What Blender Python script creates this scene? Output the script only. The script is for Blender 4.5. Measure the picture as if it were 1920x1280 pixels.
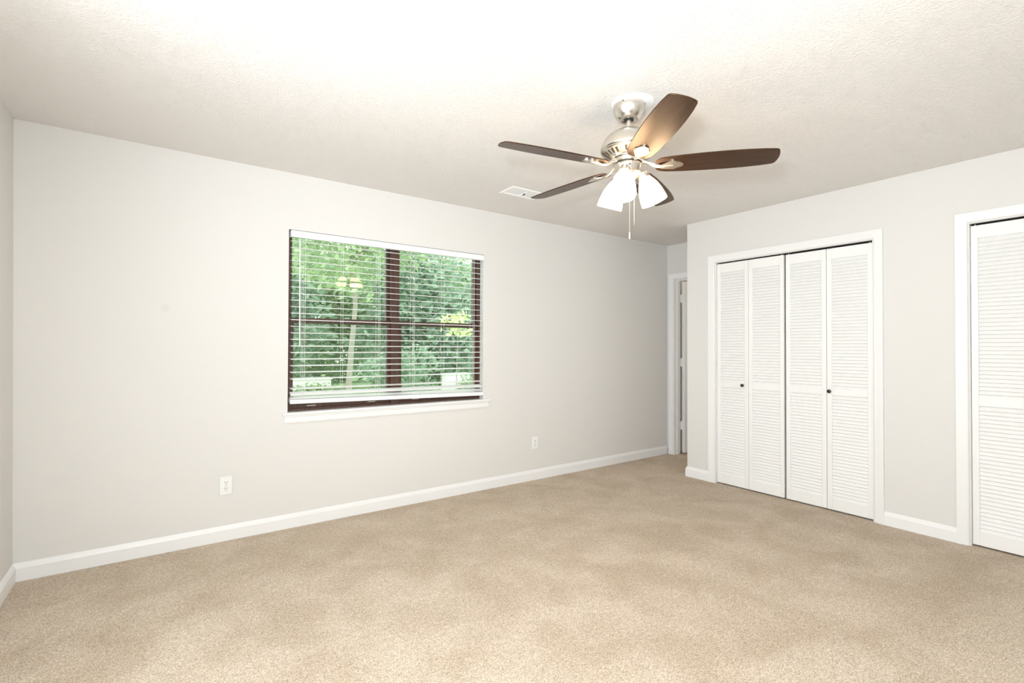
import bpy, math, random
from mathutils import Vector, Matrix
random.seed(7)
for o in list(bpy.data.objects): bpy.data.objects.remove(o)
S = bpy.context.scene
COL = S.collection
PI = math.pi

# ------------------------------------------------------------------ camera
cam_d = bpy.data.cameras.new('camera'); cam = bpy.data.objects.new('camera', cam_d); COL.objects.link(cam)
cam_d.sensor_width = 36; cam_d.lens = 920.95 * 36 / 1920; cam_d.clip_start = 0.02
YAW, PITCH, ROLL = math.radians(-35.6616), math.radians(0.6589), math.radians(0.1883)
cam.matrix_world = (Matrix.Translation((0, 0, 1.2425)) @ Matrix.Rotation(YAW, 4, 'Z')
                    @ Matrix.Rotation(PI/2 + PITCH, 4, 'X') @ Matrix.Rotation(ROLL, 4, 'Z'))
S.camera = cam

# ------------------------------------------------------------------ sky, lights, exposure
S.view_settings.view_transform = 'Standard'; S.view_settings.look = 'None'
S.view_settings.gamma = 1; S.view_settings.use_curve_mapping = False
S.view_settings.exposure = -0.36
world = bpy.data.worlds.new('sky'); S.world = world; world.use_nodes = True
wn = world.node_tree.nodes; wn.clear()
wo = wn.new('ShaderNodeOutputWorld'); wb = wn.new('ShaderNodeBackground')
wb.inputs[0].default_value = (0.93, 0.97, 1.0, 1); wb.inputs[1].default_value = 5.0
world.node_tree.links.new(wb.outputs[0], wo.inputs[0])

def lamp(name, kind, loc, energy, color, **kw):
    l = bpy.data.lights.new(name, kind); l.energy = energy; l.color = color
    for k, v in kw.items(): setattr(l, k, v)
    o = bpy.data.objects.new(name, l); COL.objects.link(o); o.location = loc
    return o
# the photographer's flash on top of the camera, and an added fill light outside the unseen left wall
lamp('camera_flash', 'POINT', (-0.063, 0.093, 1.48), 124, (0.86, 0.94, 1.0), shadow_soft_size=0.07)
u = lamp('camera_flash_head', 'SPOT', (-0.063, 0.093, 1.48), 185, (0.86, 0.94, 1.0), shadow_soft_size=0.07, spot_size=math.radians(105), spot_blend=1.0)
u.rotation_euler = (math.radians(90 + 20), 0, math.radians(-46))
a = lamp('left_wall_fill', 'AREA', (-0.84, 0.75, 1.35), 25, (0.85, 0.93, 1.0), shape='RECTANGLE', size=2.3, size_y=1.8)
a.rotation_euler = (math.radians(90), 0, math.radians(-90))
a = lamp('far_room_fill', 'AREA', (6.40, 3.12, 1.5), 9, (1.0, 0.90, 0.74), shape='RECTANGLE', size=.8, size_y=1.6)  # added fill light in the unseen room past the alcove
a.rotation_euler = (math.radians(90), 0, math.radians(90))

# ------------------------------------------------------------------ room numbers (metres)
CEIL = 2.44
XL, YN, XC, XD, YC = -0.627, 3.636, 4.1665, 4.8628, 2.8846
YS = -1.25

# ------------------------------------------------------------------ materials
def mat(name, color, rough=0.6, metal=0.0, **kw):
    m = bpy.data.materials.new(name); m.use_nodes = True
    b = m.node_tree.nodes['Principled BSDF']
    b.inputs['Base Color'].default_value = (*color, 1)
    b.inputs['Roughness'].default_value = rough; b.inputs['Metallic'].default_value = metal
    for k, v in kw.items(): b.inputs[k].default_value = v
    return m
def nodes(m): return m.node_tree.nodes, m.node_tree.links, m.node_tree.nodes['Principled BSDF']
def noise_bump(m, scale, strength, dist=0.002, detail=4, vary=None, vscale=None):
    N, L, b = nodes(m)
    g = N.new('ShaderNodeNewGeometry')
    t = N.new('ShaderNodeTexNoise'); t.inputs['Scale'].default_value = scale; t.inputs['Detail'].default_value = detail
    L.new(g.outputs['Position'], t.inputs['Vector'])
    bp = N.new('ShaderNodeBump'); bp.inputs['Strength'].default_value = strength; bp.inputs['Distance'].default_value = dist
    L.new(t.outputs['Fac'], bp.inputs['Height']); L.new(bp.outputs['Normal'], b.inputs['Normal'])
    if vary:
        t2 = N.new('ShaderNodeTexNoise'); t2.inputs['Scale'].default_value = vscale or scale; t2.inputs['Detail'].default_value = 5
        L.new(g.outputs['Position'], t2.inputs['Vector'])
        r = N.new('ShaderNodeValToRGB'); r.color_ramp.elements[0].position = .3; r.color_ramp.elements[1].position = .7
        r.color_ramp.elements[0].color = (*vary[0], 1); r.color_ramp.elements[1].color = (*vary[1], 1)
        L.new(t2.outputs['Fac'], r.inputs[0]); L.new(r.outputs[0], b.inputs['Base Color'])
    return m

M_wall = noise_bump(mat('wall_paint', (.76, .742, .715), .75), 160, .12, .001)
# faint patched spot on the window wall
N, L, b = nodes(M_wall)
g = N.new('ShaderNodeNewGeometry'); vd = N.new('ShaderNodeVectorMath'); vd.operation = 'DISTANCE'
vd.inputs[1].default_value = (0.026, YN, 1.47); L.new(g.outputs['Position'], vd.inputs[0])
mr = N.new('ShaderNodeMapRange'); mr.inputs['From Min'].default_value = .012; mr.inputs['From Max'].default_value = .03
L.new(vd.outputs['Value'], mr.inputs['Value'])
mx = N.new('ShaderNodeMixRGB'); mx.inputs[1].default_value = (.71, .70, .675, 1); mx.inputs[2].default_value = (.76, .742, .715, 1)
L.new(mr.outputs[0], mx.inputs[0]); L.new(mx.outputs[0], b.inputs['Base Color'])

M_trim = noise_bump(mat('white_trim_paint', (.88, .875, .865), .38), 60, .03, .001)
M_door = noise_bump(mat('white_door_paint', (.90, .893, .875), .45), 90, .05, .001)
M_dark = mat('shaft_dark', (.02, .018, .016), .8)
M_black = mat('black_knob', (.012, .012, .012), .35)
M_steel = mat('steel', (.6, .6, .6), .3, 1.0)
M_plastic = mat('white_plastic', (.88, .88, .86), .3)
M_slot = mat('slot', (.05, .05, .05), .6)
M_blind = mat('white_faux_wood', (.93, .93, .92), .35)
M_cord = mat('cord', (.85, .85, .82), .7)
M_wand = mat('clear_wand', (.9, .92, .9), .15)
M_vent = mat('vent_enamel', (.93, .93, .93), .4)

# ceiling : slap-brush (crow's foot) texture
M_ceil = mat('textured_ceiling', (.82, .79, .765), .8)
N, L, b = nodes(M_ceil)
g = N.new('ShaderNodeNewGeometry')
warp = N.new('ShaderNodeTexNoise'); warp.inputs['Scale'].default_value = 7; L.new(g.outputs['Position'], warp.inputs['Vector'])
wm = N.new('ShaderNodeVectorMath'); wm.operation = 'MULTIPLY_ADD'; wm.inputs[1].default_value = (.10, .10, 0)
L.new(warp.outputs['Color'], wm.inputs[0]); L.new(g.outputs['Position'], wm.inputs[2])
def crow(scale, k, off):
    ad = N.new('ShaderNodeVectorMath'); ad.operation = 'ADD'; ad.inputs[1].default_value = (off, off*.7, 0); L.new(wm.outputs[0], ad.inputs[0])
    v = N.new('ShaderNodeTexVoronoi'); v.voronoi_dimensions = '2D'; v.inputs['Scale'].default_value = scale; L.new(ad.outputs[0], v.inputs['Vector'])
    sub = N.new('ShaderNodeVectorMath'); sub.operation = 'SUBTRACT'; L.new(ad.outputs[0], sub.inputs[0]); L.new(v.outputs['Position'], sub.inputs[1])
    sp = N.new('ShaderNodeSeparateXYZ'); L.new(sub.outputs[0], sp.inputs[0])
    at = N.new('ShaderNodeMath'); at.operation = 'ARCTAN2'; L.new(sp.outputs['Y'], at.inputs[0]); L.new(sp.outputs['X'], at.inputs[1])
    ml = N.new('ShaderNodeMath'); ml.operation = 'MULTIPLY'; ml.inputs[1].default_value = k; L.new(at.outputs[0], ml.inputs[0])
    cb = N.new('ShaderNodeCombineXYZ'); L.new(ml.outputs[0], cb.inputs[0])
    d2 = N.new('ShaderNodeMath'); d2.operation = 'MULTIPLY'; d2.inputs[1].default_value = 9; L.new(v.outputs['Distance'], d2.inputs[0]); L.new(d2.outputs[0], cb.inputs[1])
    sc = N.new('ShaderNodeSeparateXYZ'); L.new(v.outputs['Color'], sc.inputs[0])
    m9 = N.new('ShaderNodeMath'); m9.operation = 'MULTIPLY'; m9.inputs[1].default_value = 16; L.new(sc.outputs[0], m9.inputs[0]); L.new(m9.outputs[0], cb.inputs[2])
    n = N.new('ShaderNodeTexNoise'); n.inputs['Scale'].default_value = 1.0; n.inputs['Detail'].default_value = 2; L.new(cb.outputs[0], n.inputs['Vector'])
    return n.outputs['Fac']
mxx = N.new('ShaderNodeMath'); mxx.operation = 'MAXIMUM'; L.new(crow(9, 7, 0), mxx.inputs[0]); L.new(crow(7.5, 6, 4.3), mxx.inputs[1])
rp = N.new('ShaderNodeMapRange'); rp.inputs['From Min'].default_value = .50; rp.inputs['From Max'].default_value = .72; L.new(mxx.outputs[0], rp.inputs['Value'])
bp = N.new('ShaderNodeBump'); bp.inputs['Strength'].default_value = .5; bp.inputs['Distance'].default_value = .003
L.new(rp.outputs[0], bp.inputs['Height']); L.new(bp.outputs['Normal'], b.inputs['Normal'])

# carpet
M_carpet = mat('beige_carpet', (.6, .5, .4), .95); N, L, b = nodes(M_carpet)
b.inputs['Specular IOR Level'].default_value = .1
g = N.new('ShaderNodeNewGeometry')
def nz(scale, detail=4, dist=0.0):
    t = N.new('ShaderNodeTexNoise'); t.inputs['Scale'].default_value = scale; t.inputs['Detail'].default_value = detail
    t.inputs['Distortion'].default_value = dist; L.new(g.outputs['Position'], t.inputs['Vector']); return t.outputs['Fac']
def ramp(src, c0, c1, p0=.3, p1=.7):
    r = N.new('ShaderNodeValToRGB'); r.color_ramp.elements[0].position = p0; r.color_ramp.elements[1].position = p1
    r.color_ramp.elements[0].color = (*c0, 1); r.color_ramp.elements[1].color = (*c1, 1); L.new(src, r.inputs[0]); return r.outputs[0]
def mul(a, c):
    m = N.new('ShaderNodeMixRGB'); m.blend_type = 'MULTIPLY'; m.inputs[0].default_value = 1; L.new(a, m.inputs[1]); L.new(c, m.inputs[2]); return m.outputs[0]
base = ramp(nz(3.2, 6, .6), (.64, .54, .43), (.755, .655, .545), .36, .64)
fib = ramp(nz(190, 3, 1.2), (.56, .53, .49), (1.16, 1.15, 1.13), .36, .64)
clump = ramp(nz(45, 3, .5), (.90, .89, .87), (1.04, 1.04, 1.04))
L.new(mul(mul(base, fib), clump), b.inputs['Base Color'])
bp = N.new('ShaderNodeBump'); bp.inputs['Strength'].default_value = .6; bp.inputs['Distance'].default_value = .004
L.new(nz(190, 3, 1.2), bp.inputs['Height']); L.new(bp.outputs['Normal'], b.inputs['Normal'])

# brown window timber with grain
M_brown = mat('brown_stained_window_wood', (.06, .03, .022), .5); N, L, b = nodes(M_brown)
g = N.new('ShaderNodeNewGeometry'); mp = N.new('ShaderNodeMapping'); mp.inputs['Scale'].default_value = (260, 260, 3)
L.new(g.outputs['Position'], mp.inputs[0]); t = N.new('ShaderNodeTexNoise'); t.inputs['Scale'].default_value = 1; t.inputs['Detail'].default_value = 3
L.new(mp.outputs[0], t.inputs['Vector'])
L.new(ramp(t.outputs['Fac'], (.05, .024, .017), (.13, .065, .046)), b.inputs['Base Color'])

# walnut fan blades
M_blade = mat('dark_walnut_blade', (.06, .03, .02), .33); N, L, b = nodes(M_blade)
g = N.new('ShaderNodeTexCoord'); mp = N.new('ShaderNodeMapping'); mp.inputs['Scale'].default_value = (4, 90, 4)
L.new(g.outputs['Object'], mp.inputs[0]); t = N.new('ShaderNodeTexNoise'); t.inputs['Scale'].default_value = 1; t.inputs['Detail'].default_value = 4
L.new(mp.outputs[0], t.inputs['Vector'])
L.new(ramp(t.outputs['Fac'], (.017, .0075, .005), (.042, .020, .014)), b.inputs['Base Color'])
b.inputs['Specular IOR Level'].default_value = .6; b.inputs['Specular Tint'].default_value = (1.0, .60, .28, 1)

M_nickel = mat('brushed_nickel', (.72, .68, .62), .28, 1.0)
M_nickel_shade = mat('nickel_recess_shade', (.10, .085, .07), .5, .6)  # darkened nickel: shade of the slots and gap put into the colour
M_white_ring = mat('unpainted_ceiling_ring', (.93, .93, .92), .7)
M_shade = mat('frosted_white_glass', (.95, .93, .9), .4)
N, L, b = nodes(M_shade)
b.inputs['Emission Color'].default_value = (1.0, .72, .43, 1); b.inputs['Emission Strength'].default_value = 16

# clear glass: mirror by Fresnel over a clear pane
M_glass = bpy.data.materials.new('window_glass'); M_glass.use_nodes = True
N, L = M_glass.node_tree.nodes, M_glass.node_tree.links; N.clear()
out = N.new('ShaderNodeOutputMaterial'); mixs = N.new('ShaderNodeMixShader'); tr = N.new('ShaderNodeBsdfTransparent'); gl = N.new('ShaderNodeBsdfGlossy')
tr.inputs[0].default_value = (.90, .95, .91, 1); gl.inputs['Roughness'].default_value = .01
fr = N.new('ShaderNodeFresnel'); fr.inputs['IOR'].default_value = 1.5
L.new(fr.outputs[0], mixs.inputs[0]); L.new(tr.outputs[0], mixs.inputs[1]); L.new(gl.outputs[0], mixs.inputs[2]); L.new(mixs.outputs[0], out.inputs[0])

def leaf_mat(name, c0, c1):
    m = bpy.data.materials.new(name); m.use_nodes = True; N, L = m.node_tree.nodes, m.node_tree.links
    b = N['Principled BSDF']; b.inputs['Roughness'].default_value = .5
    g = N.new('ShaderNodeNewGeometry'); r = N.new('ShaderNodeValToRGB')
    r.color_ramp.elements[0].color = (*c0, 1); r.color_ramp.elements[1].color = (*c1, 1)
    L.new(g.outputs['Random Per Island'], r.inputs[0]); L.new(r.outputs[0], b.inputs['Base Color'])
    tl = N.new('ShaderNodeBsdfTranslucent'); L.new(r.outputs[0], tl.inputs[0])
    ms = N.new('ShaderNodeMixShader'); ms.inputs[0].default_value = .4
    L.new(b.outputs[0], ms.inputs[1]); L.new(tl.outputs[0], ms.inputs[2]); L.new(ms.outputs[0], N['Material Output'].inputs[0])
    return m
M_leaf = [leaf_mat('leaf_green', (.24, .34, .17), (.52, .62, .38)), leaf_mat('leaf_blue_green', (.20, .31, .21), (.44, .55, .42)),
          leaf_mat('leaf_yellow_green', (.55, .66, .28), (.88, .95, .55))]
M_bark = noise_bump(mat('bark', (.30, .27, .23), .9), 30, .5, .01)
M_grass = noise_bump(mat('lawn', (.2, .33, .12), .95), 40, .3, .01, vary=((.20, .32, .13), (.40, .52, .26)), vscale=1.2)
M_pale_patch = noise_bump(mat('pale_sunlit_patch', (.9, .88, .85), .9), 40, .2, .002)

# ------------------------------------------------------------------ mesh helpers
class MB:
    def __init__(s): s.v = []; s.f = []
    def add(s, vs, fs):
        n = len(s.v); s.v += [tuple(v) for v in vs]; s.f += [tuple(n + i for i in f) for f in fs]; return s
    def box(s, x0, x1, y0, y1, z0, z1, M=None):
        vs = [Vector((x, y, z)) for z in (z0, z1) for y in (y0, y1) for x in (x0, x1)]
        if M: vs = [M @ v for v in vs]
        return s.add(vs, [(0, 2, 3, 1), (4, 5, 7, 6), (0, 1, 5, 4), (2, 6, 7, 3), (0, 4, 6, 2), (1, 3, 7, 5)])
    def lathe(s, prof, n=48, M=None, closed=False):
        vs = []
        for r, z in prof:
            for i in range(n):
                a = 2*PI*i/n; vs.append(Vector((r*math.cos(a), r*math.sin(a), z)))
        if M: vs = [M @ v for v in vs]
        fs = []; m = len(prof)
        for j in range(m if closed else m - 1):
            k = (j + 1) % m
            for i in range(n): fs.append((j*n+i, j*n+(i+1) % n, k*n+(i+1) % n, k*n+i))
        return s.add(vs, fs)
    def prism(s, pts, z0, z1, M=None):      # pts ccw in xy
        n = len(pts); vs = [Vector((*p, z0)) for p in pts] + [Vector((*p, z1)) for p in pts]
        if M: vs = [M @ v for v in vs]
        return s.add(vs, [tuple(range(n-1, -1, -1)), tuple(range(n, 2*n))] + [(i, (i+1) % n, n+(i+1) % n, n+i) for i in range(n)])
    def tube(s, pts, r, n=10):
        pts = [Vector(p) for p in pts]; rr = r if isinstance(r, (list, tuple)) else [r]*len(pts)
        vs = []; up = None
        for i, p in enumerate(pts):
            t = (pts[min(i+1, len(pts)-1)] - pts[max(i-1, 0)]).normalized()
            if up is None: up = t.orthogonal().normalized()
            up = (up - t*up.dot(t)).normalized(); w = t.cross(up)
            for k in range(n):
                a = 2*PI*k/n; vs.append(p + (up*math.cos(a) + w*math.sin(a))*rr[i])
        m = len(pts); fs = [(j*n+k, j*n+(k+1) % n, (j+1)*n+(k+1) % n, (j+1)*n+k) for j in range(m-1) for k in range(n)]
        fs += [tuple(range(n-1, -1, -1)), tuple((m-1)*n+k for k in range(n))]
        return s.add(vs, fs)
    def sweep(s, path, prof, fn, closed=False):
        """path: 2D corners; prof: list of (off, h), off to the left of travel; fn(a,b,h)->world; mitred corners"""
        n = len(path); P = [Vector(p) for p in path]; rows = []
        for i in range(n):
            a = P[i-1] if (i > 0 or closed) else None; c = P[(i+1) % n] if (i < n-1 or closed) else None
            d1 = (P[i]-a).normalized() if a is not None else None; d2 = (c-P[i]).normalized() if c is not None else None
            if d1 is None: d1 = d2
            if d2 is None: d2 = d1
            n1 = Vector((-d1.y, d1.x)); n2 = Vector((-d2.y, d2.x)); m = (n1+n2); m = m / (m.dot(n1))
            rows.append([fn(*(P[i] + m*o), h) for o, h in prof])
        k = len(prof); vs = [v for r in rows for v in r]; fs = []
        for i in range(n if closed else n-1):
            j = (i+1) % n
            for q in range(k): fs.append((i*k+q, j*k+q, j*k+(q+1) % k, i*k+(q+1) % k))
        if not closed: fs += [tuple(range(k-1, -1, -1)), tuple((n-1)*k+q for q in range(k))]
        return s.add(vs, fs)
    def build(s, name, m, parent=None, smooth=None, bevel=None, origin=None, fix=True):
        me = bpy.data.meshes.new(name)
        o0 = Vector(origin) if origin is not None else None
        vs = [Vector(v) - o0 for v in s.v] if o0 is not None else s.v
        me.from_pydata([tuple(v) for v in vs], [], s.f); me.update()
        if fix:
            import bmesh
            bm = bmesh.new(); bm.from_mesh(me); bmesh.ops.recalc_face_normals(bm, faces=bm.faces); bm.to_mesh(me); bm.free()
        me.materials.append(m); o = bpy.data.objects.new(name, me); COL.objects.link(o)
        if smooth:
            me.shade_smooth(); me.set_sharp_from_angle(angle=math.radians(smooth))
        if bevel:
            b = o.modifiers.new('bevel', 'BEVEL'); b.width = bevel; b.segments = 2; b.limit_method = 'ANGLE'; b.angle_limit = math.radians(40)
            b.harden_normals = False
        if o0 is not None: o.location = o0
        if parent is not None:
            o.parent = parent; o.location = (o0 if o0 is not None else Vector((0, 0, 0))) - parent.location if parent.type == 'EMPTY' else Vector(o.location)
        return o
def tag(o, label=None, cat=None, group=None, kind=None):
    if label: o['label'] = label
    if cat: o['category'] = cat
    if group: o['group'] = group
    if kind: o['kind'] = kind
    return o
def empty(name, loc, label, cat, group=None, kind=None):
    o = bpy.data.objects.new(name, None); COL.objects.link(o); o.location = loc; o.empty_display_size = .05
    return tag(o, label, cat, group, kind)

# ------------------------------------------------------------------ shell
T = .15
DZ = 2.027        # closet openings
DY1 = (1.355, 2.588)      # first closet opening (y)
DY2 = (-0.385, 0.838)     # second closet opening
AD = (2.93, 3.543, 2.035)  # alcove door opening
WX0, WX1, WZ0, WZ1 = .717, 2.299, .788, 2.050
m = MB().box(XL-T-.3, 6.6, YS-T, YN+T, -.12, 0)
tag(m.build('floor', M_carpet), 'wall to wall beige cut pile carpet with mottled wear marks', 'floor', kind='structure')
m = MB().box(XL-T-.3, 6.6, YS-T, YN+T, CEIL, CEIL+.15)
tag(m.build('ceiling', M_ceil), 'white ceiling with swirled slap brush texture', 'ceiling', kind='structure')
m = MB(); m.box(XL-T, WX0, YN, YN+T, 0, CEIL); m.box(WX1, 6.6, YN, YN+T, 0, CEIL)
m.box(WX0, WX1, YN, YN+T, 0, WZ0-.016); m.box(WX0, WX1, YN, YN+T, WZ1, CEIL)
tag(m.build('wall_back', M_wall), 'long pale greige wall holding the window with blinds', 'wall', kind='structure')
xt, xb = XL-.011, XL+.011
def lean(z): return xb + (xt-xb)*z/CEIL
m = MB()
for (y0, y1, z0, z1) in ((YS-T, -.45, 0, CEIL), (1.95, YN, 0, CEIL), (-.45, 1.95, 0, .42), (-.45, 1.95, 2.26, CEIL)):  # pieces leave an unseen opening, added to let the left fill in
    a0, a1 = lean(z0), lean(z1)
    m.add([(a0, y0, z0), (a0, y1, z0), (a0-T, y1, z0), (a0-T, y0, z0), (a1, y0, z1), (a1, y1, z1), (a1-T, y1, z1), (a1-T, y0, z1)],
          [(0, 1, 5, 4), (1, 2, 6, 5), (2, 3, 7, 6), (3, 0, 4, 7), (0, 3, 2, 1), (4, 5, 6, 7)])
tag(m.build('wall_left', M_wall), 'sliver of beige wall at the left edge of the room', 'wall', kind='structure')
# closet wall with its two openings and the return into the alcove
W = .115
m = MB(); X0, X1 = XC, XC+W
m.box(X0, X1, DY1[1], YC, 0, CEIL); m.box(X0, X1, DY1[0], DY1[1], DZ, CEIL); m.box(X0, X1, DY2[1], DY1[0], 0, CEIL)
m.box(X0, X1, DY2[0], DY2[1], DZ+.01, CEIL); m.box(X0, X1, YS, DY2[0], 0, CEIL)
m.box(X1, XD, YC-.115, YC, 0, CEIL)
tag(m.build('wall_right', M_wall), 'pale greige wall with two louvered closets and an outside corner', 'wall', kind='structure')
m = MB(); X0, X1 = XD, XD+.115
m.box(X0, X1, AD[1], YN, 0, CEIL); m.box(X0, X1, AD[0], AD[1], AD[2], CEIL); m.box(X0, X1, YS, AD[0], 0, CEIL)
tag(m.build('wall_alcove', M_wall), 'shaded end wall of the alcove past the closets', 'wall', kind='structure')
m = MB(); m.box(6.45, 6.6, YS, YN, 0, CEIL); m.box(XD+.115, 6.45, 2.5, 2.6, 0, CEIL)
tag(m.build('wall_hall', M_wall), 'plain wall of the room beyond the alcove door', 'wall', kind='structure')
m = MB().box(XL-T, 6.6, YS-T, YS, 0, CEIL)
tag(m.build('wall_front', M_wall), 'plain wall behind the viewpoint', 'wall', kind='structure')
# closet dividers
m = MB(); m.box(XC+W, XD, 1.05, 1.15, 0, CEIL)
tag(m.build('wall_closet', M_wall), 'partition between the two closets', 'wall', kind='structure')

# baseboards
BP = [(0, 0), (.014, 0), (.014, .068), (.010, .080), (.006, .088), (.003, .0935), (0, .095)]
flip = lambda pr: [(-o, h) for o, h in pr]
fl = lambda a, b_, h: Vector((a, b_, h+.0005))
m = MB().sweep([(4.845, YN), (XL+.0105, YN)], BP, fl)
tag(m.build('baseboard_back', M_trim), 'white baseboard along the foot of the window wall', 'baseboard', kind='structure')
m = MB().sweep([(XL+.0105, YN-.0145), (XL+.0105, YS)], BP, fl)
tag(m.build('baseboard_left', M_trim), 'white baseboard at the left edge', 'baseboard', kind='structure')
m = MB().sweep([(XC, 2.655), (XC, YC), (XD-.001, YC)], BP, fl)
tag(m.build('baseboard_corner', M_trim), 'short white baseboard wrapping the outside corner left of the closet', 'baseboard', kind='structure')
m = MB().sweep([(XC, .902), (XC, 1.303)], BP, fl)
tag(m.build('baseboard_right', M_trim), 'white baseboard between the two closets', 'baseboard', kind='structure')

# casings (colonial profile) - sweep in the y,z plane
CP = [(0, 0), (0, .008), (.006, .011), (.012, .010), (.030, .0145), (.046, .018), (.058, .018), (.058, 0)]
def casing(name, y0, y1, z1, X, label):
    # path: up the low-y side, across, down the high-y side; outside is to the left of travel when going +y side first
    m = MB(); fn = lambda a, b_, h: Vector((X-h-.0003, a, b_))
    m.sweep([(y0, .001), (y0, z1), (y1, z1), (y1, .001)], CP, fn)
    o = m.build(name, M_trim, smooth=30); return tag(o, label, 'door casing', kind='structure')
casing('trim_1', DY1[0]+.006-.012, DY1[1]+.006, DZ+.006, XC, 'white casing framing the four leaf louvered closet')
casing('trim_2', DY2[0]-.006, DY2[1]+.006, DZ+.016, XC, 'white casing framing the closet at the right edge')
casing('trim_3', AD[0]-.006, AD[1]+.006, AD[2]+.006, XD, 'white casing of the doorway in the alcove')
# jamb liners
def jamb(name, y0, y1, z1, X, depth, label, stop=None, t=.003):
    m = MB(); m.box(X-.0003, X+depth, y1-t, y1+.0, 0.001, z1); m.box(X-.0003, X+depth, y0, y0+t, 0.001, z1); m.box(X-.0003, X+depth, y0+t, y1-t, z1-t, z1)
    if stop:
        m.box(X+stop, X+stop+.035, y1-t-.011, y1-t, 0.001, z1-t); m.box(X+stop, X+stop+.035, y0+t+.0, y0+t+.011, 0.001, z1-t)
        m.box(X+stop, X+stop+.035, y0+t+.011, y1-t-.011, z1-t-.011, z1-t)
    return tag(m.build(name, M_trim, bevel=.0008), label, 'door jamb', kind='structure')
jamb('trim_4', DY1[0], DY1[1], DZ, XC, W, 'white jamb lining of the four leaf closet opening')
jamb('trim_5', DY2[0], DY2[1], DZ+.01, XC, W, 'white jamb lining of the right edge closet opening')
jamb('trim_6', AD[0], AD[1], AD[2], XD, .115, 'white jamb lining of the alcove doorway', stop=.042)
# ceiling track at the head of each closet
def track(name, y0, y1, z1, label):
    m = MB(); x = XC+.026
    m.box(x, x+.003, y0, y1, z1-.004, z1); m.box(x, x+.026, y0, y1, z1-.003, z1); m.box(x+.023, x+.026, y0, y1, z1-.018, z1)
    return tag(m.build(name, M_dark), label, 'door track', kind='structure')
track('trim_7', DY1[0]+.004, DY1[1]-.004, DZ-.003, 'dark track above the four leaf closet')
track('trim_8', DY2[0]+.004, DY2[1]-.004, DZ+.007, 'dark track above the right edge closet')

# ------------------------------------------------------------------ louvered bifold doors
LT = .028   # leaf thickness
def leaf(parent, p0, p1, z0, z1, zm, knob=None, hinge_side=None):
    """p0,p1: front-face ends (x,y) running from low u to high u (left to right as seen from the room)"""
    p0, p1 = Vector(p0), Vector(p1); d = (p1-p0); Wd = d.length; d.normalize(); back = Vector((-d.y, d.x))   # points to +x side
    Mx = Matrix(((d.x, back.x, 0, p0.x), (d.y, back.y, 0, p0.y), (0, 0, 1, 0), (0, 0, 0, 1)))
    if back.x < 0:
        back = -back; Mx = Matrix(((d.x, back.x, 0, p0.x), (d.y, back.y, 0, p0.y), (0, 0, 1, 0), (0, 0, 0, 1)))
    st = .034; org = Mx @ Vector((Wd/2, 0, z0))
    m = MB(); m.box(0, st, 0, LT, z0, z1, Mx); m.box(Wd-st, Wd, 0, LT, z0, z1, Mx)
    m.box(st, Wd-st, 0, LT, z0, z0+.088, Mx); m.box(st, Wd-st, 0, LT, z1-.082, z1, Mx); m.box(st, Wd-st, 0, LT, zm-.026, zm+.026, Mx)
    f = m.build('door_leaf', M_door, parent, bevel=.0022, origin=org)
    m = MB(); pitch = .0250
    for (a, c) in ((z0+.088, zm-.026), (zm+.026, z1-.082)):
        n = round((c-a)/pitch); ph = (c-a)/n
        for i in range(n):
            zc = a + ph*(i+.5)
            # slat: top edge at the back, bottom edge at the front
            cs = [(.0040, zc-.0145), (.0100, zc-.0180), (.0262, zc+.0150), (.0205, zc+.0190)]
            cs = [(y, min(max(z, a-.0), c+.0)) for y, z in cs]
            vs = [Mx @ Vector((x, y, z)) for x in (st-.001, Wd-st+.001) for y, z in cs]
            m.add(vs, [(0, 1, 2, 3), (7, 6, 5, 4), (0, 4, 5, 1), (1, 5, 6, 2), (2, 6, 7, 3), (3, 7, 4, 0)])
    lv = m.build('louver_panel', M_door, f)
    if knob is not None:
        kx, kz = knob; c = Mx @ Vector((kx, -.012, kz))
        m = MB(); R = Mx.to_3x3().to_4x4()
        A = Matrix.Translation(c) @ R @ Matrix.Rotation(PI/2, 4, 'X')
        prof = [(.0001, -.0125), (.008, -.0125), (.0065, -.006), (.0075, -.001), (.0125, .004), (.0145, .009), (.0135, .013), (.009, .0155), (.0001, .0165)]
        m.lathe(prof, 24, A)
        k = m.build('knob', M_black, f, smooth=40, fix=True); k['label'] = 'small round black knob'
    # move children to leaf-local space
    for ch in f.children:
        ch.data.transform(Matrix.Translation(-org)); ch.location = (0, 0, 0)
    return f
XF = XC + .020
ZM = .908
# first closet: left pair (far side) and right pair, slightly folded
def pair(name, y_left, y_right, ztop, zbot, fold, label, knob_on, knob_x, hinge=True, ztop2=None):
    ymid = (y_left+y_right)/2
    e = empty(name, (XF+.014, ymid, zbot), label, 'closet door', kind='structure')
    leaf(e, (XF, y_left), (XF-fold, ymid+.0015), zbot, ztop, ZM, knob=(knob_x, .913) if knob_on == 0 else None)
    leaf(e, (XF-fold, ymid-.0015), (XF, y_right), zbot, ztop, ZM, knob=(knob_x, .913) if knob_on == 1 else None)
    # pivots up into the track
    for y in (y_left-.02, y_right+.02):
        m = MB().tube([(XF+.012, y, ztop-.001), (XF+.012, y, ztop+.009)], .004, 10); m.build('pivot_pin', M_steel, e)
    for z in (.25, 1.0, 1.75):
        m = MB().box(XF+LT-.0, XF+LT+.002, ymid-.018, ymid+.018, zbot+z-.03, zbot+z+.03); m.build('hinge', M_steel, e)
    return e
pair('door_1', 2.583, 1.985, 2.013, .010, .004, 'left pair of white louvered bifold leaves, knob on its outer leaf', 0, .252)
pair('door_2', 1.970, 1.362, 2.009, .010, .002, 'right pair of white louvered bifold leaves, knob beside the leaf joint', 1, .022)
pair('door_3', .8335, .233, 2.021, .010, .002, 'white louvered bifold leaf cut by the right edge of the photo', 0, .252)
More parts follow.
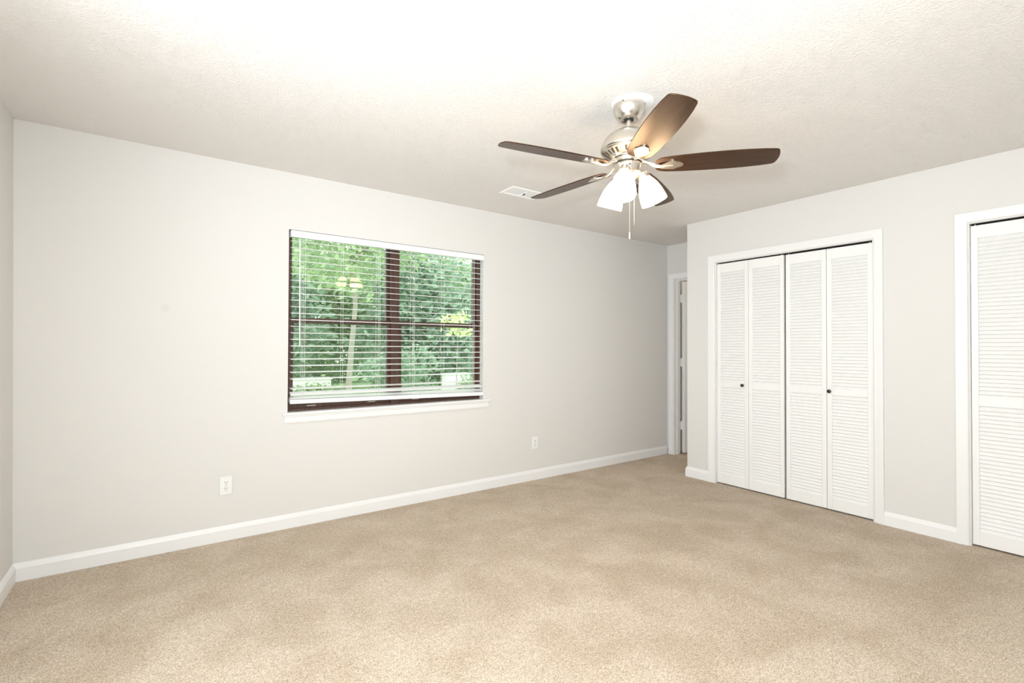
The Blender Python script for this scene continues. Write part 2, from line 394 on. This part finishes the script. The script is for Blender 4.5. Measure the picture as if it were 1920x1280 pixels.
pair('door_4', .223, -.379, 2.021, .010, .002, 'white louvered bifold leaves beyond the right edge of the photo', 1, .022)
# little aligner bracket low in the gap between the pairs
m = MB().box(XF+.024, XF+.030, 1.971, 1.984, .10, .125); m.box(XF+.010, XF+.030, 1.9795, 1.984, .08, .14)
tag(m.build('door_aligner', M_steel), 'small metal aligner low in the gap between closet leaves', 'bracket')
# screw heads on the upper jamb of the right closet

# ------------------------------------------------------------------ alcove door, standing open
e = empty('door_5', (XD+.13, 3.535, .0), 'white slab door standing open behind the alcove doorway', 'door', kind='structure')
m = MB().box(0, .60, -.035, 0, .012, 2.02); R = Matrix.Translation((XD+.136, 3.533, 0)) @ Matrix.Rotation(math.radians(-2), 4, 'Z')
m.v = [tuple(R @ Vector(v)) for v in m.v]
m.build('door_slab', M_door, e, bevel=.002)
for z in (.33, 1.07, 1.82):
    m = MB().box(XD+.100, XD+.137, 3.536, 3.5385, z-.045, z+.045)
    m.box(XD+.1335, XD+.1355, 3.501, 3.5375, z-.045, z+.045)
    m.lathe([(.0001, -.05), (.006, -.05), (.006, .05), (.0001, .05)], 12, Matrix.Translation((XD+.127, 3.533, z)))
    h = m.build('hinge', M_trim, e); h['label'] = 'white painted hinge'

# ------------------------------------------------------------------ window
e = empty('window_1', ((WX0+WX1)/2, YN+.08, WZ0), 'dark brown double hung window pair behind white blinds', 'window', kind='structure')
YF0, YF1 = YN+.055, YN+.145
XM0, XM1 = 1.476, 1.546
m = MB(); m.box(WX0, WX0+.021, YF0, YF1, WZ0, WZ1); m.box(WX1-.021, WX1, YF0, YF1, WZ0, WZ1)
m.box(WX0+.021, WX1-.021, YF0, YF1, WZ1-.010, WZ1); m.box(WX0+.021, WX1-.021, YF0, YF1, WZ0, WZ0+.018)
m.build('window_frame', M_brown, e, bevel=.002)
m = MB().box(XM0, XM1, YF0, YF1, WZ0+.018, WZ1-.010); m.box(XM0+.028, XM0+.031, YF0-.0012, YF0, WZ0+.018, WZ1-.010)
m.build('mullion', M_brown, e)
ZR = 1.425
for (a, c) in ((WX0+.021, XM0), (XM1, WX1-.021)):
    for low in (0, 1):
        y0 = YN+.070 if low else YN+.103; y1 = y0+.030
        z0, z1 = (WZ0+.018, ZR+.022) if low else (ZR-.016, WZ1-.010)
        s = .026 if low else .021; rb = .036 if low else .030; rt = .034 if low else .014
        m = MB(); m.box(a, a+s, y0, y1, z0, z1); m.box(c-s, c, y0, y1, z0, z1); m.box(a+s, c-s, y0, y1, z0, z0+rb); m.box(a+s, c-s, y0, y1, z1-rt, z1)
        sash = m.build('sash', M_brown, e, bevel=.002)
        m = MB().box(a+s-.002, c-s+.002, (y0+y1)/2-.002, (y0+y1)/2+.002, z0+rb-.002, z1-rt+.002)
        p = m.build('pane', M_glass, sash); 
        if low:
            xc = (a+c)/2
            for dx in (-.22, .22):
                m = MB().box(xc+dx-.03, xc+dx+.03, y0-.010, y0, z0+.012, z0+.018); m.build('sash_lift', M_steel, sash)
# stool and apron
m = MB(); m.box(.682, 2.366, YN-.030, YN-.0002, WZ0-.016, WZ0+.001); m.box(WX0+.0005, WX1-.0005, YN-.0002, YN+.056, WZ0-.016, WZ0+.0002)
m.build('window_sill', M_trim, e, bevel=.004)
m = MB().sweep([(2.350, YN), (.694, YN)], [(0, 0), (.010, 0), (.013, .010), (.013, .040), (.017, .046), (.017, .0565), (0, .0565)], lambda a, b_, h: Vector((a, b_, .7155+h)))
m.build('apron', M_trim, e)

# ------------------------------------------------------------------ blind
e = empty('window_blind', (1.51, YN+.02, WZ1), 'white two inch slat blind lowered over the brown window, slats open', 'blind')
YB = YN+.020; BX0, BX1 = .735, 2.288
MB().box(BX0, BX1, YB-.024, YB+.030, WZ1-.046, WZ1-.004).build('headrail', M_blind, e)
m = MB().sweep([(2.292, YN-.016), (.727, YN-.016)], [(0, .002), (.004, 0), (.008, .004), (.009, .022), (.008, .040), (.004, .045), (0, .045)],
               lambda a, b_, h: Vector((a, b_+.004, WZ1-.0535+h)))
for x0, x1 in ((.727, .731), (2.288, 2.292)):
    m.box(x0, x1, YN-.014, YB+.02, WZ1-.050, WZ1-.010)
m.build('valance', M_blind, e, smooth=30)
def slat(m, z, tilt, zr=None, w=.050, th=.0026, x0=BX0, x1=BX1):
    zr = z if zr is None else zr; c, s_ = math.cos(tilt), math.sin(tilt); vs = []
    for x, zz in ((x0, z), (x1, zr)):
        pr = []
        for k in (-1, -.5, 0, .5, 1): pr.append((k*w/2, .0022*(1-k*k)+th/2))
        for k in (1, .5, 0, -.5, -1): pr.append((k*w/2, .0022*(1-k*k)-th/2))
        for a, h in pr: vs.append(Vector((x, YB + a*c - h*s_, zz + a*s_ + h*c)))
    n = 10; m.add(vs, [tuple(range(n)), tuple(range(2*n-1, n-1, -1))] + [(i, (i+1) % n, n+(i+1) % n, n+i) for i in range(n)])
m = MB()
for i in range(22):
    z = 1.974 - .0455*i; sag = -.007*(i/21)**2
    slat(m, z, math.radians(5.5), z+sag*.5)
slat(m, .951, math.radians(8), .946); slat(m, .914, math.radians(27), .905)
slat(m, .888, math.radians(14), .872)
sl = m.build('slats', M_blind, e, smooth=50)
# bottom rail: left end higher
m = MB()
vs = []
for x, z in ((BX0-.004, .868), (BX1+.004, .843)):
    for a, h in ((-.026, -.022), (-.030, -.018), (-.030, .003), (-.026, .007), (.027, .018), (.027, -.012)):
        vs.append(Vector((x, YB+a-.002, z+h)))
m.add(vs, [(0, 1, 2, 3, 4, 5), (11, 10, 9, 8, 7, 6)] + [(i, (i+1) % 6, 6+(i+1) % 6, 6+i) for i in range(6)])
m.build('bottom_rail', M_blind, e, bevel=.0015)
for i, x in enumerate((.812, 1.086, 1.352, 1.635, 1.912, 2.190)):
    m = MB(); zb = .862 - .018*(x-BX0)/(BX1-BX0)
    for y in (YB-.0262, YB+.0262):
        m.tube([(x, y, WZ1-.048), (x, y, zb)], .0009, 6)
        for k in range(22): 
            pass
    for k in range(23):
        z = 1.970-.0455*k; m.tube([(x, YB-.026, z-.004), (x, YB+.026, z+.001)], .0006, 5)
    if i in (0, 2, 3, 5): m.tube([(x+.012, YB-.027, WZ1-.048), (x+.012, YB-.027, zb)], .0012, 6)
    m.build('ladder_cord', M_cord, e)
m = MB().tube([(.785, YB-.034, 1.985), (.789, YB-.034, 1.245)], .0042, 8); m.tube([(.785, YB-.034, 2.000), (.785, YB-.034, 1.983)], .0015, 6)
w = m.build('tilt_wand', M_wand, e); w['label'] = 'long thin clear wand'

# ------------------------------------------------------------------ outlets
def outlet(x0, x1, z0, z1, label):
    xc, zc = (x0+x1)/2, (z0+z1)/2
    e = empty('wall_outlet', (xc, YN, zc), label, 'outlet', group='white wall outlets')
    MB().box(xc-.035, xc+.035, YN-.006, YN-.0003, zc-.058, zc+.058).build('cover_plate', M_plastic, e, bevel=.003)
    for s in (-1, 1):
        c = zc + s*.0195; pts = [(xc+.0165*math.cos(a), c+.0145*math.sin(a)) for a in [2*PI*i/20 for i in range(20)]]
        Mx = Matrix(((1, 0, 0, 0), (0, 0, -1, YN-.006), (0, 1, 0, 0), (0, 0, 0, 1)))
        r = MB().prism(pts, -.001, .0022, Mx).build('receptacle', M_plastic, e)
        q = MB()
        for dx in (-.0062, .0062): q.box(xc+dx-.0012, xc+dx+.0012, YN-.0087, YN-.008, c-.001, c+.0075)
        q.box(xc-.0024, xc+.0024, YN-.0087, YN-.008, c-.0095, c-.005)
        k = q.build('socket_slots', M_slot, r); k['label'] = 'dark slots'
        # receptacle sits at its parent's origin offset
        k.location = (0, 0, 0)
    MB().box(xc-.003, xc+.003, YN-.0075, YN-.006, zc-.003, zc+.003).build('screw', M_steel, e, bevel=.001)
outlet(.317, .392, .288, .411, 'white duplex outlet below and left of the window')
outlet(2.840, 2.911, .281, .406, 'white duplex outlet right of the window, near the alcove')

# ------------------------------------------------------------------ ceiling vent
vx0, vx1, vy0, vy1 = 2.124, 2.458, 2.948, 3.134
e = empty('ceiling_vent', ((vx0+vx1)/2, (vy0+vy1)/2, CEIL), 'white rectangular register in the ceiling beyond a fan blade tip', 'vent')
m = MB().sweep([(vx0, vy0), (vx1, vy0), (vx1, vy1), (vx0, vy1)], [(0, 0), (0, -.003), (.004, -.006), (.026, -.007), (.026, 0)],
               lambda a, b_, h: Vector((a, b_, CEIL+h-.0003)), closed=True)
m.build('frame', M_vent, e)
MB().box(vx0+.02, vx1-.02, vy0+.02, vy1-.02, CEIL-.0015, CEIL-.0005).build('backing', M_vent, e)
m = MB()
for i in range(9):
    y = vy0+.033+i*(vy1-vy0-.066)/8
    for xa, xb_ in ((vx0+.027, (vx0+vx1)/2-.006), ((vx0+vx1)/2+.006, vx1-.027)):
        m.add([(xa, y-.0085, CEIL-.0045), (xb_, y-.0085, CEIL-.0045), (xb_, y+.0085, CEIL-.0030), (xa, y+.0085, CEIL-.0030),
               (xa, y-.0085, CEIL-.0037), (xb_, y-.0085, CEIL-.0037), (xb_, y+.0085, CEIL-.0022), (xa, y+.0085, CEIL-.0022)],
              [(0, 3, 2, 1), (4, 5, 6, 7), (0, 1, 5, 4), (2, 3, 7, 6), (0, 4, 7, 3), (1, 2, 6, 5)])
m.box((vx0+vx1)/2-.006, (vx0+vx1)/2+.006, vy0+.026, vy1-.026, CEIL-.007, CEIL-.001)
m.build('fins', M_vent, e)
m = MB().box((vx0+vx1)/2-.002, (vx0+vx1)/2+.002, (vy0+vy1)/2-.012, (vy0+vy1)/2+.012, CEIL-.016, CEIL-.007); m.build('lever', M_slot, e)
for x in (vx0+.013, vx1-.013):
    MB().lathe([(.0001, -.0085), (.003, -.0085), (.004, -.0065), (.0001, -.006)], 10, Matrix.Translation((x, (vy0+vy1)/2, CEIL))).build('screw', M_steel, e)

# ------------------------------------------------------------------ ceiling fan
FX, FY = 1.8624, 1.6168
fan = empty('ceiling_fan', (FX, FY, CEIL), 'five blade brushed nickel ceiling fan with three lit glass shades', 'ceiling fan')
C0 = Matrix.Translation((FX, FY, 0))
TILT = C0 @ Matrix.Translation((0, 0, 2.4)) @ Matrix.Rotation(math.radians(1.0), 4, 'Y') @ Matrix.Translation((0, 0, -2.4))
def fpart(m, name, mt, parent=fan, smooth=35, bevel=None):
    o = m.build(name, mt, parent, smooth=smooth, bevel=bevel)
    return o
m = MB().lathe([(.0001, CEIL-.0003), (.102, CEIL-.0003), (.102, CEIL-.004), (.098, CEIL-.006), (.0001, CEIL-.006)], 64, Matrix.Translation((FX+.014, FY-.012, 0)))
o = fpart(m, 'ceiling_ring', M_white_ring); o['label'] = 'bright white ring on the ceiling'
m = MB().lathe([(.0001, 2.434), (.074, 2.434), (.0765, 2.430), (.077, 2.418), (.0755, 2.402), (.070, 2.386), (.060, 2.370), (.049, 2.3595), (.041, 2.356), (.037, 2.3555),
                (.034, 2.357), (.023, 2.359), (.023, 2.368), (.0001, 2.369)], 64, C0)
can = fpart(m, 'canopy', M_nickel)
m = MB().lathe([(.0001, 2.3562), (.0228, 2.3562), (.0228, 2.366), (.0001, 2.366)], 32, C0); o = fpart(m, 'canopy_hole_shade', M_dark, can)  # near-black plug stands for the shade inside the canopy opening
for an in (200, 20, -60):
    q = Vector((.0755*math.cos(math.radians(an)), .0755*math.sin(math.radians(an)), 0))
    m = MB().lathe([(.0001, .004), (.003, .003), (.0035, 0), (.0001, -.001)], 10, C0 @ Matrix.Translation((q.x, q.y, 2.424)) @ Matrix.Rotation(math.radians(an), 4, 'Z') @ Matrix.Rotation(PI/2, 4, 'Y'))
    fpart(m, 'screw', M_slot, can)
m = MB().lathe([(.0001, 2.37), (.0130, 2.37), (.0130, 2.315), (.0175, 2.3145), (.0175, 2.300), (.0001, 2.300)], 32, TILT); fpart(m, 'downrod', M_nickel)
m = MB().lathe([(.0001, 2.311), (.020, 2.311), (.045, 2.306), (.072, 2.295), (.097, 2.279), (.115, 2.261), (.127, 2.242), (.1335, 2.224), (.1355, 2.209), (.134, 2.2035), (.130, 2.2015), (.0001, 2.2015)], 72, TILT)
fpart(m, 'motor_housing', M_nickel, smooth=50)
m = MB().lathe([(.0001, 2.2012), (.1315, 2.2012), (.132, 2.196), (.127, 2.192), (.122, 2.191), (.094, 2.171), (.082, 2.165), (.076, 2.163), (.0001, 2.163)], 72, TILT)
vc = fpart(m, 'vented_collar', M_nickel, smooth=30)
m = MB()
for i in range(30):
    an = 2*PI*i/30
    r0, z0, r1, z1 = .097, 2.1731, .1185, 2.1884
    if i % 6 == 5: continue
    c, s_ = math.cos(an), math.sin(an); vs = []
    for r, z, hw in ((r0, z0, .0042), (r1, z1, .0062)):
        for sg in (-1, 1):
            for dz in (-.0012, .002): vs.append(TILT @ Vector((r*c - sg*hw*s_, r*s_ + sg*hw*c, z+dz)))
    m.add(vs, [(0, 1, 3, 2), (4, 6, 7, 5), (0, 4, 5, 1), (2, 3, 7, 6), (0, 2, 6, 4), (1, 5, 7, 3)])
o = fpart(m, 'vent_slots', M_nickel_shade, vc, smooth=None)
m = MB().lathe([(.0001, 2.1628), (.066, 2.1628), (.073, 2.161), (.075, 2.155), (.074, 2.146), (.070, 2.142), (.0001, 2.142)], 64, TILT); fpart(m, 'flywheel', M_nickel)
m = MB().lathe([(.0001, 2.1418), (.058, 2.1418), (.058, 2.136), (.0001, 2.136)], 48, TILT); fpart(m, 'shadow_gap', M_nickel_shade)
m = MB().lathe([(.0001, 2.1358), (.064, 2.1358), (.066, 2.132), (.0655, 2.124), (.062, 2.100), (.0615, 2.096), (.0001, 2.096)], 64, TILT)
sh = fpart(m, 'switch_housing', M_nickel)
adir = math.atan2(-FY, -FX)
m = MB()
for da, w_, h_ in ((.12, .0055, .0028), (-.14, .0012, .0012)):
    r = .0647; a0 = adir + da
    R_ = TILT @ Matrix.Translation((r*math.cos(a0), r*math.sin(a0), 2.117)) @ Matrix.Rotation(a0, 4, 'Z')
    m.box(-.002, .0016, -w_, w_, -h_, h_, R_)
fpart(m, 'reversing_switch', M_slot, sh, smooth=None)
m = MB().lathe([(.0001, 2.0958), (.0625, 2.0958), (.064, 2.091), (.059, 2.085), (.046, 2.076), (.036, 2.066), (.030, 2.055), (.022, 2.048), (.012, 2.044), (.008, 2.036), (.0001, 2.033)], 64, TILT)
fpart(m, 'light_kit_hub', M_nickel)

BPH = math.radians(-50.0545)
ow = [(.128, .020), (.131, .034), (.140, .046), (.155, .054), (.180, .060), (.25, .0665), (.35, .0705), (.45, .0715), (.53, .0695), (.60, .0645), (.645, .0585), (.656, .055)]
left = [(r, w_) for r, w_ in ow]; tip = [(.663, .047), (.668, .030), (.671, .010), (.671, -.010), (.668, -.030), (.663, -.047)]
outline = [(r, -w_) for r, w_ in left] + [(r, s_) for r, s_ in reversed(tip)] + [(r, w_) for r, w_ in reversed(left)]
plate = [(.085, .010), (.110, .0085), (.135, .010), (.155, .015), (.175, .023), (.192, .031), (.205, .0345), (.216, .033), (.223, .029), (.226, .024), (.236, .0225), (.246, .018), (.253, .010), (.256, 0)]
plate = [(r, -s_) for r, s_ in plate] + [(r, s_) for r, s_ in reversed(plate[:-1])]
for k in range(5):
    th = BPH - k*2*PI/5
    B = TILT @ Matrix.Translation((0, 0, 2.1265)) @ Matrix.Rotation(th, 4, 'Z')
    PITCHM = Matrix.Rotation(math.radians(-12), 4, 'X')
    m = MB(); m.prism(outline, -.0028, .0028)
    o = m.build('fan_blade', M_blade, None, bevel=.0018)
    o.parent = fan; o.matrix_local = Matrix.Translation(-fan.location) @ B @ PITCHM
    # iron: flat plate under the blade, arm twisting up to the flywheel
    m = MB(); vs = []; n = len(plate)
    for dz in (-.0075, -.0030):
        for r, s_ in plate:
            t = min(max((r-.10)/.07, 0), 1); t = t*t*(3-2*t)
            a_ = math.radians(-12)*t; lift = (1-t)*.022 - .010*math.sin(PI*min(max((r-.085)/.10, 0), 1))
            ridge = -.0025*max(0, 1-abs(s_)/.012) if dz < -.005 else 0
            vs.append(Vector((r, s_*math.cos(a_) - dz*math.sin(a_), s_*math.sin(a_) + (dz+ridge)*math.cos(a_) + lift)))
    m.add(vs, [tuple(range(n-1, -1, -1)), tuple(range(n, 2*n))] + [(i, (i+1) % n, n+(i+1) % n, n+i) for i in range(n)])
    m.tube([(.062, 0, .021), (.078, 0, .021), (.095, 0, .013), (.115, 0, -.001), (.14, 0, -.0075), (.17, 0, -.0085), (.21, 0, -.0085)], [.009, .0095, .009, .0085, .008, .006, .003], 12)
    ir = m.build('blade_iron', M_nickel, None, smooth=40)
    ir.parent = fan; ir.matrix_local = Matrix.Translation(-fan.location) @ B
    for (r, s_) in ((.186, -.020), (.186, .020), (.235, 0)):
        a_ = math.radians(-12); P = Vector((r, s_*math.cos(a_), s_*math.sin(a_)))
        q = MB().lathe([(.0001, -.0105), (.003, -.0100), (.004, -.0080), (.0001, -.007)], 10, Matrix.Translation(P))
        q.build('screw', M_nickel, ir, smooth=40)

# three shades
for k, lab in enumerate(('middle shade, aimed toward the viewer', 'right hand shade', 'left hand shade')):
    th = adir + math.radians(-16.7*-1*0 - 0)   # camera direction
    # seen from the camera, turning right means increasing azimuth of the fan->shade direction
    th = adir + math.radians((-11.0, 103.3, -135)[k])
    A = TILT @ Matrix.Rotation(th, 4, 'Z')
    tl = math.radians(23)
    # local frame: origin at the socket top, -Z down the shade axis, leaning outward
    Sx = A @ Matrix.Translation((.066, 0, 2.108)) @ Matrix.Rotation(-tl, 4, 'Y')
    m = MB().tube([A @ Vector((.030, 0, 2.078)), A @ Vector((.050, 0, 2.088)), A @ Vector((.062, 0, 2.092)), Sx @ Vector((0, 0, -.012))], [.009, .0085, .0085, .010], 12)
    arm = fpart(m, 'lamp_arm', M_nickel)
    m = MB().lathe([(.0001, -.004), (.016, -.004), (.0225, -.008), (.0245, -.014), (.0245, -.022), (.0275, -.024), (.0285, -.030), (.0285, -.038), (.026, -.041), (.0001, -.041)], 32, Sx)
    fpart(m, 'lamp_socket', M_nickel, arm)
    outer = [(.026, -.034), (.0285, -.042), (.034, -.052), (.042, -.067), (.0495, -.086), (.0555, -.108), (.0600, -.132), (.0625, -.152), (.0635, -.166)]
    inner = [(r-.0028, z) for r, z in reversed(outer)]
    m = MB().lathe(outer + [(.0622, -.1675)] + inner, 48, Sx)
    s_ = fpart(m, 'lamp_shade', M_shade, arm, smooth=60); s_['label'] = 'lit frosted glass ' + lab
    pt = [(.0001, -.036), (.013, -.04), (.014, -.055), (.024, -.075), (.0295, -.095), (.026, -.112), (.014, -.123), (.0001, -.126)]
    b_ = fpart(MB().lathe(pt, 24, Sx), 'light_bulb', M_shade, arm, smooth=60)
# pull chains
for (dx, dy, z1, pend) in ((.012, .006, 1.812, 1), (.027, -.010, 1.842, 0)):
    m = MB(); x, y = FX+dx, FY+dy
    n = int((2.06-z1)/.0042)
    m.tube([(x, y, 2.062), (x, y, z1)], .0006, 6)
    for i in range(n):
        z = 2.06 - i*.0042; r = .0010
        m.lathe([(.0001, z+r), (r*.7, z+r*.7), (r, z), (r*.7, z-r*.7), (.0001, z-r)], 6, Matrix.Translation((x, y, 0)))
    o = fpart(m, 'pull_chain', M_nickel, smooth=None)
    if pend:
        q = MB().lathe([(.0001, 1.812), (.0024, 1.809), (.0024, 1.800), (.0034, 1.796), (.0038, 1.780), (.0034, 1.777), (.0001, 1.776)], 12, Matrix.Translation((x, y, 0)))
        fpart(q, 'chain_pendant', M_plastic, o)

# ------------------------------------------------------------------ outdoors beyond the window
m = MB().box(-12, 30, YN+T+.02, 45, -.62, -.50)
tag(m.build('ground', M_grass), 'green lawn outside the window', 'ground', kind='structure')
for x0, x1, lab in ((2.35, 3.6, 'low pale block standing in for a sunlit patch below the left panes'), (6.9, 7.75, 'short pale block standing in for a sunlit patch below the right panes')):
    m = MB(); m.box(x0, x1, 13.0, 13.25, -.4998, .40); m.box(x0-.03, x1+.03, 12.97, 13.28, .40, .45)  # pale blocks made up to stand in for sunlit patches outside
    tag(m.build('pale_patch_block', M_pale_patch, bevel=.01), lab, 'stand-in block')
def leaves(m, c, rad, n, size, rnd, hollow=.55):
    for _ in range(n):
        while True:
            d = Vector((rnd.uniform(-1, 1), rnd.uniform(-1, 1), rnd.uniform(-1, 1)))
            if .05 < d.length < 1: break
        d.normalize(); rr = rnd.uniform(hollow, 1)**.7
        bump = 1 + .16*math.sin(5*d.x+3*d.z+c[0]) + .12*math.sin(7*d.y-4*d.z)
        p = Vector(c) + Vector((d.x*rad[0], d.y*rad[1], d.z*rad[2]))*rr*bump
        if p.z < -.48: continue
        s_ = size*rnd.uniform(.6, 1.3)
        ax = Vector((rnd.gauss(0, 1), rnd.gauss(0, 1), rnd.gauss(0, .6))).normalized()
        up = ax.orthogonal().normalized(); up = (Matrix.Rotation(rnd.uniform(0, 6.28), 3, ax) @ up); w_ = ax.cross(up)
        m.add([p - ax*s_, p + up*s_*.42 + w_*s_*.1, p + ax*s_, p - up*s_*.42 + w_*s_*.1], [(0, 1, 2, 3)])
def tree(name, x, y, h, crown_z, rad, n, lm, label, cat, size=.09, group=None, trunk=.10, clumps=9, seed=1):
    rnd = random.Random(seed)
    e = empty(name, (x, y, -.5), label, cat, group)
    m = MB()
    for i in range(clumps):
        a_ = 2*PI*i/clumps + rnd.uniform(-.4, .4); q = rnd.uniform(.25, .62)
        c = (x + rad[0]*q*math.cos(a_), y + rad[1]*q*math.sin(a_), crown_z + rad[2]*rnd.uniform(-.62, .62))
        leaves(m, c, (rad[0]*.52, rad[1]*.52, rad[2]*.42), n//clumps, size, rnd)
    leaves(m, (x, y, crown_z), (rad[0]*.9, rad[1]*.9, rad[2]*.95), n//3, size, rnd, .2)
    m.build('foliage', M_leaf[lm], e, fix=False)
    m = MB(); pts = [(x, y, -.52)]; zz = -.5
    for i in range(6):
        zz += (crown_z+rad[2]*.5+.5)/6; pts.append((x+rnd.uniform(-.06, .06)*h*.3, y+rnd.uniform(-.06, .06)*h*.3, zz))
    m.tube(pts, [trunk*(1-.12*i) for i in range(7)], 10)
    for i in range(5):
        a_ = rnd.uniform(0, 6.28); z0 = crown_z - rad[2]*rnd.uniform(0, .6); b0 = Vector((x, y, z0))
        b1 = b0 + Vector((math.cos(a_)*rad[0]*.35, math.sin(a_)*rad[1]*.35, rad[2]*.2)); b2 = b0 + Vector((math.cos(a_)*rad[0]*.8, math.sin(a_)*rad[1]*.8, rad[2]*.55))
        m.tube([b0, b1, b2], [trunk*.4, trunk*.25, trunk*.1], 6)
    m.build('trunk', M_bark, e, smooth=50)
    return e
G1 = 'trees seen through the window'
tree('leafy_tree', 3.35, 10.6, 5, 3.9, (2.2, 1.8, 1.7), 5200, 0, 'nearest leafy tree with a visible pale trunk, seen through the left panes', 'tree', .075, G1, .075, seed=3)
for i, (x, y, cz, r, lm, lab) in enumerate((
        (1.6, 15.6, 2.6, 2.75, 1, 'leafy tree far left behind the blind'),
        (4.9, 20.2, 2.9, 3.3, 0, 'leafy tree set back behind the window mullion'),
        (7.7, 15.8, 2.7, 2.7, 1, 'blue green tree filling the upper right pane'),
        (11.9, 20.4, 2.8, 3.1, 0, 'leafy tree at the right end of the window view'),
        (2.0, 29.0, 3.6, 3.9, 1, 'distant tree behind the left panes'),
        (10.2, 29.0, 3.6, 3.9, 0, 'distant tree behind the right panes'),
        (18.4, 29.0, 3.6, 3.9, 1, 'most distant tree at the far right of the window view'))):
    tree('leafy_tree', x, y, 6, cz, (r, 2.0, 3.1 if y < 25 else 4.0), 8500, lm, lab, 'tree', .14 if y < 25 else .2, G1, .14, seed=20+i)
G2 = 'shrubs seen through the window'
for i, (x, y, r, h, lm, lab) in enumerate((
        (1.2, 11.2, 1.0, .95, 0, 'low green shrub outside the left end of the window'),
        (4.95, 11.9, 1.2, 1.0, 1, 'dark green shrub outside the lower left pane'),
        (3.0, 12.35, .62, .55, 0, 'small low shrub in front of the left pale block'),
        (7.3, 12.35, .5, .55, 0, 'small low shrub in front of the right pale block'),
        (8.9, 11.8, 1.2, 1.0, 1, 'shrub outside near the right end of the window'))):
    tree('garden_shrub', x, y, 1.6, -.5+h*.8, (r, min(.9, r*.8), h), 2600 if r > .8 else 1500, lm, lab, 'shrub', .06, G2, .04, 6, seed=50+i)
tree('sapling', 4.25, 7.6, 1.5, 1.62, (.33, .3, .25), 130, 2, 'slim sapling with bright yellow green leaves outside the right panes', 'sapling', .055, None, .012, 4, seed=77)
rnd = random.Random(99); m = MB()
for i in range(13): leaves(m, (-3+i*2.0, 24.2, 1.1), (1.4, .7, 1.9), 1100, .17, rnd)
e = m.build('hedge', M_leaf[1], fix=False); tag(e, 'tall clipped hedge closing the view behind the trees', 'hedge')
